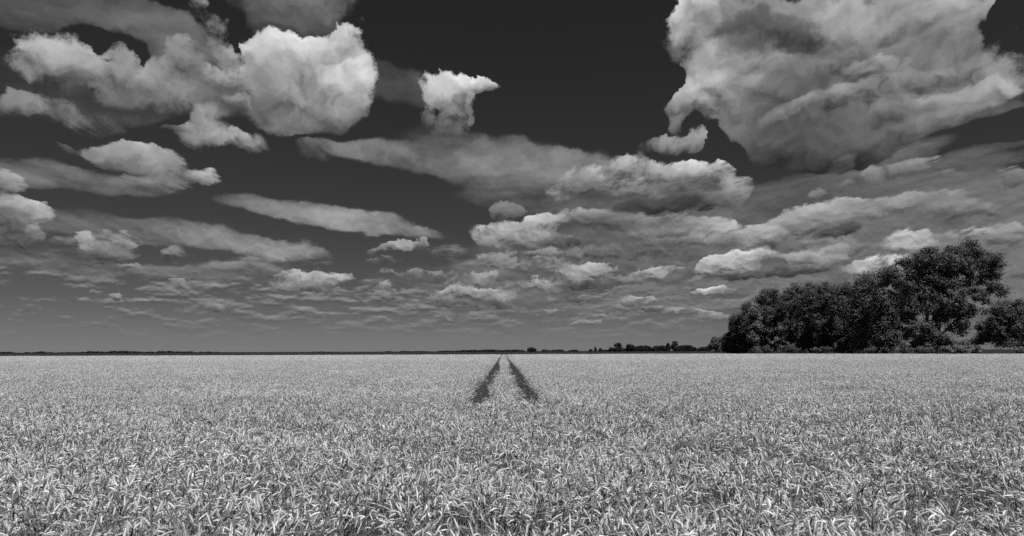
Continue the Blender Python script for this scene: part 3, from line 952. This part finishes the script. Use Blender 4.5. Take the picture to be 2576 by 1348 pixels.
def make_tree(name, label, cat, D, outline, base, seed, lumps, lump_r, per, leaf, depth=0.8, mat=None, trunk_r=0.45, group=None,
              holes=(), limbs=(), trunk_top=0.75, clear=1.0):
    """outline: crown as seen, points of the reading grid; base: (X) of the trunk. The crown gets its own depth."""
    r = np.random.default_rng(seed)
    pts = [at(X, Y, D) for X, Y in outline]
    poly = [(p.x, max(p.z, 0.3)) for p in pts]
    xs, zs = [p[0] for p in poly], [p[1] for p in poly]
    bx = at(base, 885, D).x
    root = bpy.data.objects.new(name, None)
    COL.objects.link(root)
    root.location = (bx, D, 0)
    tag(root, label, cat, group)
    hp = []
    for (X, Y, rx, ry) in holes:
        p = at(X, Y, D); q = at(X + rx, Y + ry, D)
        hp.append((p.x, p.z, abs(q.x - p.x), abs(q.z - p.z)))
    # lumps of foliage inside the outline
    C = []
    zc = 0.5 * (min(zs) + max(zs))
    tries = 0
    while len(C) < lumps and tries < 400:
        tries += 1
        x = r.uniform(min(xs), max(xs), 200); z = r.uniform(min(zs), max(zs), 200)
        ok = inside(poly, x, z)
        # keep the lump itself inside
        for k in range(6):
            a = k * math.pi / 3
            ok &= inside(poly, x + .7 * lump_r * math.cos(a), np.maximum(z + .6 * lump_r * math.sin(a), min(zs) + .01))
        for x1, z1 in zip(x[ok], z[ok]):
            # width of the crown at this height gives its depth there
            xx = np.linspace(min(xs), max(xs), 80)
            row = xx[inside(poly, xx, np.full(80, z1))]
            if len(row) < 2:
                continue
            mid, hw = .5 * (row[0] + row[-1]), .5 * (row[-1] - row[0])
            ch = math.sqrt(max(0.05, 1 - ((x1 - mid) / (hw + .1)) ** 2))
            y1 = r.uniform(-1, 1) * depth * hw * ch
            C.append((x1 - bx, y1, z1))
            if len(C) >= lumps:
                break
    C = np.array(C)
    rad = lump_r * r.uniform(.6, 1.35, len(C))
    V, Fq, P = leaf_cloud(C, rad, per, leaf, r)
    keep = P[:, 2] > 0.15
    for (hx, hz, hrx, hrz) in hp:
        w = r.normal(size=len(P)) * .22
        keep &= ((P[:, 0] + bx - hx) / hrx) ** 2 + ((P[:, 2] - hz) / hrz) ** 2 > 1 + w
    Vk = V.reshape(-1, 4, 3)[keep].reshape(-1, 3)
    Vk[:, 2] = np.maximum(Vk[:, 2], 0.05)
    Fk = np.arange(len(Vk)).reshape(-1, 4)
    leafy, woody = ('foliage', 'stem') if name == 'bush' else ('crown', 'trunk')
    link(leafy, np_mesh(leafy, Vk, Fk), mat or M_LEAF, root)
    # trunk with its limbs
    top = max(zs)
    t_end = np.array([0.15 * (0.5 * (min(xs) + max(xs)) - bx), 0, top * trunk_top])
    tp = wobble((0, 0, -0.3), t_end, 8, top * .008, r)
    paths = [(tp, trunk_r * np.interp(np.linspace(0, 1, 8), [0, .06, .2, 1], [1.5, 1.1, .9, .18]))]
    order = r.permutation(len(C))[:14]
    for i in order:
        k = r.integers(2, 7)
        if C[i][2] < tp[k][2]:
            k = max(1, int(k / 2))
        paths.append((wobble(tp[k], C[i], 6, top * .012, r), trunk_r * .38 * np.linspace(1, .12, 6)))
    link(woody, limb_mesh(woody, paths), M_BARK, root)
    for k, (pa, rr) in enumerate(limbs):
        w = [at(X, Y, D) for X, Y in pa]
        pp = np.array([(q.x - bx, 0.6 * math.sin(k * 2.1 + j), q.z) for j, q in enumerate(w)])
        link('limb', limb_mesh('limb', [(pp, np.linspace(rr, rr * .35, len(pp)))]), M_BARK, root)
    return root


Z1 = lambda x, y: (1698 + x * .3408, 566 + y * .3408)        # reading of the tree row
Z2 = lambda x, y: (2138.4 + x * .2566, 566 + y * .2566)      # reading of the tall tree
Z3 = lambda x, y: (1195 + x * .2686, 817.6 + y * .2686)      # reading of the far trees
Z4 = lambda x, y: (x * .2443, 849 + y * .2443)               # reading of the left horizon
Z5 = lambda x, y: (629 + x * .2443, 849 + y * .2443)         # reading of the middle horizon


def dome(cx, top, hw, bottom, Zf, waist=.82, lean=0.0, seed=0):
    """Outline of a crown: rounded head, full flanks, drawn in to the foot."""
    r = random.Random(seed)
    pts = []
    for k in range(25):
        a = math.pi * k / 24
        x = cx - hw * math.copysign(abs(math.cos(a)) ** .75, math.cos(a)) * (1 + .06 * r.uniform(-1, 1))
        y = bottom - (bottom - top) * (.42 + .58 * math.sin(a) ** .8 * (1 + .02 * r.uniform(-1, 1)))
        pts.append((x + lean * (bottom - y), y))
    pts.append((cx + hw * waist, bottom)); pts.append((cx - hw * waist, bottom))
    return [Zf(*p) for p in pts]


ROW = [  # centre, top, half width, distance, label
    (402, 788, 58, 338, 'lowest dark tree at the far left end of the tree row'),
    (462, 645, 76, 332, 'second tree from the left end of the dark row'),
    (555, 548, 90, 322, 'third tree from the left end of the row, where the tops start to climb'),
    (680, 460, 118, 310, 'fourth tree from the left end of the row with a rounded crown'),
    (860, 414, 116, 298, 'fifth tree from the left end of the dark row'),
    (985, 406, 108, 286, 'sixth tree from the left end of the dark row'),
    (1115, 403, 112, 272, 'seventh tree from the left end of the dark row'),
    (1240, 394, 112, 258, 'eighth tree from the left end of the row, just left of a taller pair'),
    (1400, 340, 132, 240, 'left one of the taller pair beside the tallest tree'),
    (1560, 300, 130, 224, 'leafy tree touching the left side of the tallest tree'),
]


def build_row():
    for i, (cx, top, hw, D, label) in enumerate(ROW):
        out = dome(cx, top, hw, 938, Z1, waist=.9, lean=.03, seed=i)
        make_tree('tree', label, 'tree', D, out, Z1(cx + (i % 3 - 1) * 12, 0)[0], 50 + i, 120, 2.3 + .15 * (i % 3), 230, .32, depth=.9,
                  trunk_r=.42, group='trees of the row beside the field')
    # a paler tree in front of the left end
    out = dome(585, 560, 62, 925, Z1, waist=.7, seed=33)
    make_tree('tree', 'paler loose-leaved tree in front of the left end of the row', 'tree', 305, out, Z1(590, 0)[0], 71, 50, 1.7, 100, .36, depth=.8,
              mat=M_LEAF_PALE, trunk_r=.25, group='trees of the row beside the field')
    # the tallest tree
    o2 = [(440, 345), (510, 300), (600, 248), (700, 205), (810, 180), (930, 185), (1040, 160), (1105, 138), (1210, 155), (1300, 212), (1400, 225), (1470, 265),
          (1530, 345), (1500, 430), (1480, 520), (1470, 580), (1540, 650), (1500, 700), (1420, 735), (1345, 700), (1330, 770), (1280, 825), (1205, 790), (1170, 720),
          (1130, 760), (1180, 800), (1240, 880), (1262, 940), (1210, 1050), (1130, 1090), (1040, 1100), (960, 1085), (900, 1180), (760, 1235), (560, 1240), (470, 1240),
          (470, 900), (480, 620), (490, 430)]
    hol = [(1000, 512, 28, 24), (1082, 632, 22, 18), (1205, 575, 22, 14), (1262, 655, 18, 14), (505, 935, 22, 50), (800, 1080, 22, 30), (1100, 930, 30, 22), (1045, 660, 14, 12),
           (1190, 745, 16, 16), (970, 565, 16, 12), (640, 640, 20, 8)]
    holes = [(*Z2(a, b), c * .2566, d * .2566) for a, b, c, d in hol]
    limbs = [([Z2(860, 1210), Z2(868, 1080), Z2(900, 900), Z2(990, 790), Z2(1085, 690), Z2(1160, 600), Z2(1290, 520)], .55),
             ([Z2(755, 1215), Z2(765, 1080), Z2(740, 860), Z2(700, 600), Z2(690, 420)], .6),
             ([Z2(885, 1210), Z2(895, 1060), Z2(1000, 960), Z2(1100, 880)], .38),
             ([Z2(1085, 690), Z2(1190, 680), Z2(1300, 730)], .22),
             ([Z2(860, 1000), Z2(880, 760), Z2(930, 480), Z2(1000, 320)], .5)]
    make_tree('tree', 'tallest tree of the row, spreading to the right over a gap', 'tree', 194, [Z2(*p) for p in o2], Z2(830, 0)[0], 90, 330, 1.9, 280, .28, depth=.42,
              trunk_r=.6, holes=holes, limbs=limbs, group='trees of the row beside the field')
    # tree cut by the right edge
    o3 = [(1205, 1100), (1240, 1020), (1310, 930), (1300, 855), (1390, 765), (1450, 722), (1560, 702), (1706, 700), (1860, 720), (1960, 800), (2040, 960), (2060, 1200), (1240, 1200)]
    make_tree('tree', 'broad bushy tree cut off by the right edge', 'tree', 200, [Z2(*p) for p in o3], Z2(1640, 0)[0], 91, 170, 1.9, 260, .28, depth=.6,
              mat=M_LEAF, trunk_r=.4, group='trees of the row beside the field')
    # round lone tree left of the row
    make_tree('tree', 'small round lone tree just left of the tree row', 'tree', 430, dome(296, 822, 50, 926, Z1, waist=.9, seed=4), Z1(296, 0)[0], 92, 70, 1.5, 120, .42, depth=.9,
              trunk_r=.25)


build_row()


def make_bush(label, cx, top, hw, bottom, D, Zf, seed, mat=None, leaf=.25, lumps=26, lump_r=.8, per=80):
    out = dome(cx, top, hw, bottom, Zf, waist=1.0, seed=seed)
    return make_tree('bush', label, 'bush', D, out, Zf(cx, 0)[0], seed, lumps, lump_r, per, leaf, depth=.8, mat=mat or M_LEAF, trunk_r=.08, group='bushes under the trees', trunk_top=.5)


def build_bushes():
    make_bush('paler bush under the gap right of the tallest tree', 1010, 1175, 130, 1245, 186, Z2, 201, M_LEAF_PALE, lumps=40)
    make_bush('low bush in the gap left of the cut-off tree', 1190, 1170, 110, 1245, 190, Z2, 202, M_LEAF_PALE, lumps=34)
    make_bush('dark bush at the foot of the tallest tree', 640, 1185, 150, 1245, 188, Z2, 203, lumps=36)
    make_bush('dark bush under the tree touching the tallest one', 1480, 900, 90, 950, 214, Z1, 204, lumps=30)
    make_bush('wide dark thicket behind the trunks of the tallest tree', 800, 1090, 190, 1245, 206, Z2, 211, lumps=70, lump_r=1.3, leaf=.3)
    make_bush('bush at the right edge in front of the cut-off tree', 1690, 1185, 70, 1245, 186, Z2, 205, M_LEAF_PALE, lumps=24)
    make_bush('dark bush in the middle of the tree row', 1180, 890, 80, 945, 250, Z1, 206, lumps=26)
    make_bush('dark bush at the foot of the fifth tree of the row', 830, 880, 90, 942, 280, Z1, 207, lumps=26, lump_r=1.0)
    make_bush('dark bush at the foot of the fourth tree of the row', 640, 890, 80, 940, 300, Z1, 208, lumps=26, lump_r=1.0)
    make_bush('small dark bush at the foot of the sixth tree of the row', 1060, 890, 70, 945, 262, Z1, 209, lumps=24, lump_r=1.0)
    make_bush('tall dark thicket seen through the gap, behind the tallest tree', 1130, 1120, 130, 1230, 260, Z2, 210, lumps=40, lump_r=1.2, leaf=.3)


build_bushes()

# ------------------------------------------------------------------ far trees and hedgerows
def far_tree(label, cx, top, hw, D, Zf, bottom, seed, pointed=False, group='lone trees far out on the plain'):
    if pointed:
        out = [Zf(cx - hw, bottom), Zf(cx - hw * .9, bottom - (bottom - top) * .35), Zf(cx - hw * .45, bottom - (bottom - top) * .75), Zf(cx, top),
               Zf(cx + hw * .45, bottom - (bottom - top) * .75), Zf(cx + hw * .9, bottom - (bottom - top) * .35), Zf(cx + hw, bottom)]
    else:
        out = dome(cx, top, hw, bottom, Zf, waist=.9, seed=seed)
    s = D / 1000.0
    half = hw * .2686 * W / 2575.0 / F * D                   # half width in metres
    return make_tree('tree', label, 'tree', D, out, Zf(cx, 0)[0], seed, 60, .30 * half, 90, min(.5 * s, .22 * half), depth=.8, mat=M_LEAF_FAR, trunk_r=.3 * s, group=group)


def hedgerow(label, pts, D, Zf, seed, cat='hedgerow', dens=1.0):
    """pts: top line (x, y) of the row as seen; foliage fills it down to the ground."""
    r = np.random.default_rng(seed)
    P = [at(*Zf(x, y), D) for x, y in pts]
    xs = np.array([p.x for p in P]); zs = np.array([p.z for p in P])
    length = xs[-1] - xs[0]
    n = int(max(60, length * 4.0 * dens * 1000 / D))
    cx = r.uniform(xs[0], xs[-1], n)
    top = np.maximum(np.interp(cx, xs, zs), 1.6)
    lump = np.clip(smooth_noise(cx, cx * 0, D * .007, seed) * .30 + .82, .7, 1.1)
    rad = np.minimum(.0026 * D * r.uniform(.6, 1.2, n), top * .45)
    cz = np.clip(top * lump * r.uniform(.1, 1.0, n) ** .7 - rad * .55, .3, None)
    c = np.stack([cx - xs[0], r.uniform(-2.5, 2.5, n), cz], 1)
    V, Fq, _ = leaf_cloud(c, rad, 46, .00075 * D, r)
    V[:, 2] = np.maximum(V[:, 2], .05)
    o = link('hedgerow', np_mesh('hedgerow', V, Fq), M_LEAF_FAR)
    o.location = (xs[0], D, 0)
    tag(o, label, cat, 'hedgerows along the horizon')


def build_far():
    b = 250
    far_tree('round dark tree standing on the left end of the long clipped hedge', 1340, 163, 48, 950, Z3, b, 301)
    far_tree('lower rounded tree beside the round one at the hedge end', 1449, 171, 41, 960, Z3, b, 302)
    far_tree('small shoulder tree left of the two round trees', 1274, 207, 26, 955, Z3, b, 303)
    far_tree('smaller tree of the close pair rising from the hedge', 1806, 161, 24, 930, Z3, b, 304)
    far_tree('bigger tree of the close pair rising from the hedge', 1866, 148, 38, 930, Z3, b, 305)
    far_tree('thin pointed conifer on the horizon', 1126, 191, 13, 1100, Z3, b, 306, pointed=True)
    far_tree('small low conical tree right of the thin pointed conifer', 1169, 209, 18, 1100, Z3, b, 307, pointed=True)
    far_tree('flat-topped clump of trees right of where the tracks end', 530, 207, 46, 1000, Z3, b, 308)
    far_tree('tiny rounded tree left of the thin pointed conifer', 1080, 224, 18, 1150, Z3, b, 309)
    hedgerow('long even hedge between the round trees and the close pair', [(1480, 196), (1600, 194), (1700, 195), (1795, 193)], 980, Z3, 401, dens=2.6)
    hedgerow('even hedge running right from the close pair of trees', [(1880, 190), (1990, 190), (2040, 194), (2066, 212)], 980, Z3, 402, dens=2.6)
    hedgerow('short low hedge just left of the lone round tree', [(2090, 214), (2110, 200), (2150, 195), (2200, 192)], 1050, Z3, 403, dens=2.6)
    hedgerow('low hedge at the foot of the two round trees', [(1250, 226), (1300, 208), (1400, 206), (1500, 204)], 1000, Z3, 404, dens=1.4)
    hedgerow('thin low hedge right of the small conical tree', [(1180, 226), (1215, 228), (1245, 234)], 1150, Z3, 405)
    hedgerow('low broken hedge under the middle sky, right of the flat-topped clump', [(680, 232), (740, 229), (820, 231), (830, 236)], 1300, Z3, 406)
    hedgerow('short dark hedge further right of the flat-topped clump', [(875, 235), (930, 226), (960, 230)], 1300, Z3, 407)
    hedgerow('tiny hedge just right of the flat-topped clump', [(622, 236), (640, 228), (660, 232), (680, 236)], 1300, Z3, 408)
    hedgerow('low hedge just right of where the tracks end', [(315, 236), (330, 231), (400, 231), (435, 229), (465, 236)], 1300, Z3, 409)
    hedgerow('dark hedgerow above the end of the wheel tracks', [(1930, 140), (1960, 133), (2000, 136), (2060, 132), (2150, 131), (2250, 128), (2380, 124), (2480, 122), (2576, 125), (2670, 126), (2690, 138)], 1300, Z5, 410)
    hedgerow('broken dark hedgerow left of the wheel tracks', [(1520, 148), (1560, 138), (1620, 136), (1655, 142), (1700, 139), (1825, 138), (1835, 146)], 1400, Z5, 411)
    hedgerow('tiny hedge second left of the wheel tracks', [(1385, 146), (1410, 139), (1450, 140), (1465, 146)], 1400, Z5, 412)
    hedgerow('faint low hedge on the horizon left of the middle', [(600, 151), (660, 147), (720, 144), (760, 145), (850, 148), (915, 149)], 1500, Z5, 413)
    H = [([(-120, 150), (0, 146), (60, 146), (120, 147), (160, 158)], 'dark hedgerow at the left edge of the horizon'),
         ([(165, 160), (240, 157), (265, 148), (300, 149), (312, 158)], 'second hedgerow from the left edge with a low dip'),
         ([(320, 158), (370, 146), (440, 142), (540, 148), (572, 158)], 'third hedgerow from the left edge, humped in its middle'),
         ([(580, 155), (680, 149), (780, 151), (850, 145), (905, 150)], 'fourth hedgerow from the left edge, low and long'),
         ([(900, 142), (930, 137), (1030, 141), (1100, 146), (1160, 136), (1240, 135), (1330, 138), (1400, 143), (1462, 144)], 'tallest and longest hedgerow on the left horizon'),
         ([(1470, 146), (1530, 142), (1603, 146)], 'short hedgerow right of the longest one on the left'),
         ([(1608, 145), (1630, 139), (1750, 137), (1850, 144), (1960, 142), (2010, 149)], 'hedgerow left of the gap in the left horizon'),
         ([(2040, 149), (2070, 144), (2150, 145), (2265, 149)], 'last low hedgerow where the left treeline fades out')]
    for k, (p, lab) in enumerate(H):
        hedgerow(lab, p, 1500, Z4, 420 + k)


build_far()

# ------------------------------------------------------------------ grass verge under the trees
def build_verge():
    r = np.random.default_rng(8)
    n = 26000
    x = r.uniform(52, 200, n)
    edge = field_edge(x, np.zeros(n))
    y = edge + 1.0 + r.random(n) ** 1.5 * 22
    h = r.uniform(.25, .75, n)
    a = r.random(n) * 2 * np.pi
    w = r.uniform(.03, .08, n)
    bx, by = np.cos(a) * w, np.sin(a) * w
    lx, ly = r.normal(size=n) * .15, r.normal(size=n) * .15
    V = np.stack([np.stack([x - bx, y - by, np.zeros(n)], 1), np.stack([x + bx, y + by, np.zeros(n)], 1), np.stack([x + lx, y + ly, h], 1)], 1).reshape(-1, 3)
    tag(link('grass', np_mesh('grass', V, np.arange(3 * n).reshape(-1, 3)), M_GRASS), 'rough grass verge between the wheat and the trees', 'grass', kind='stuff')


build_verge()
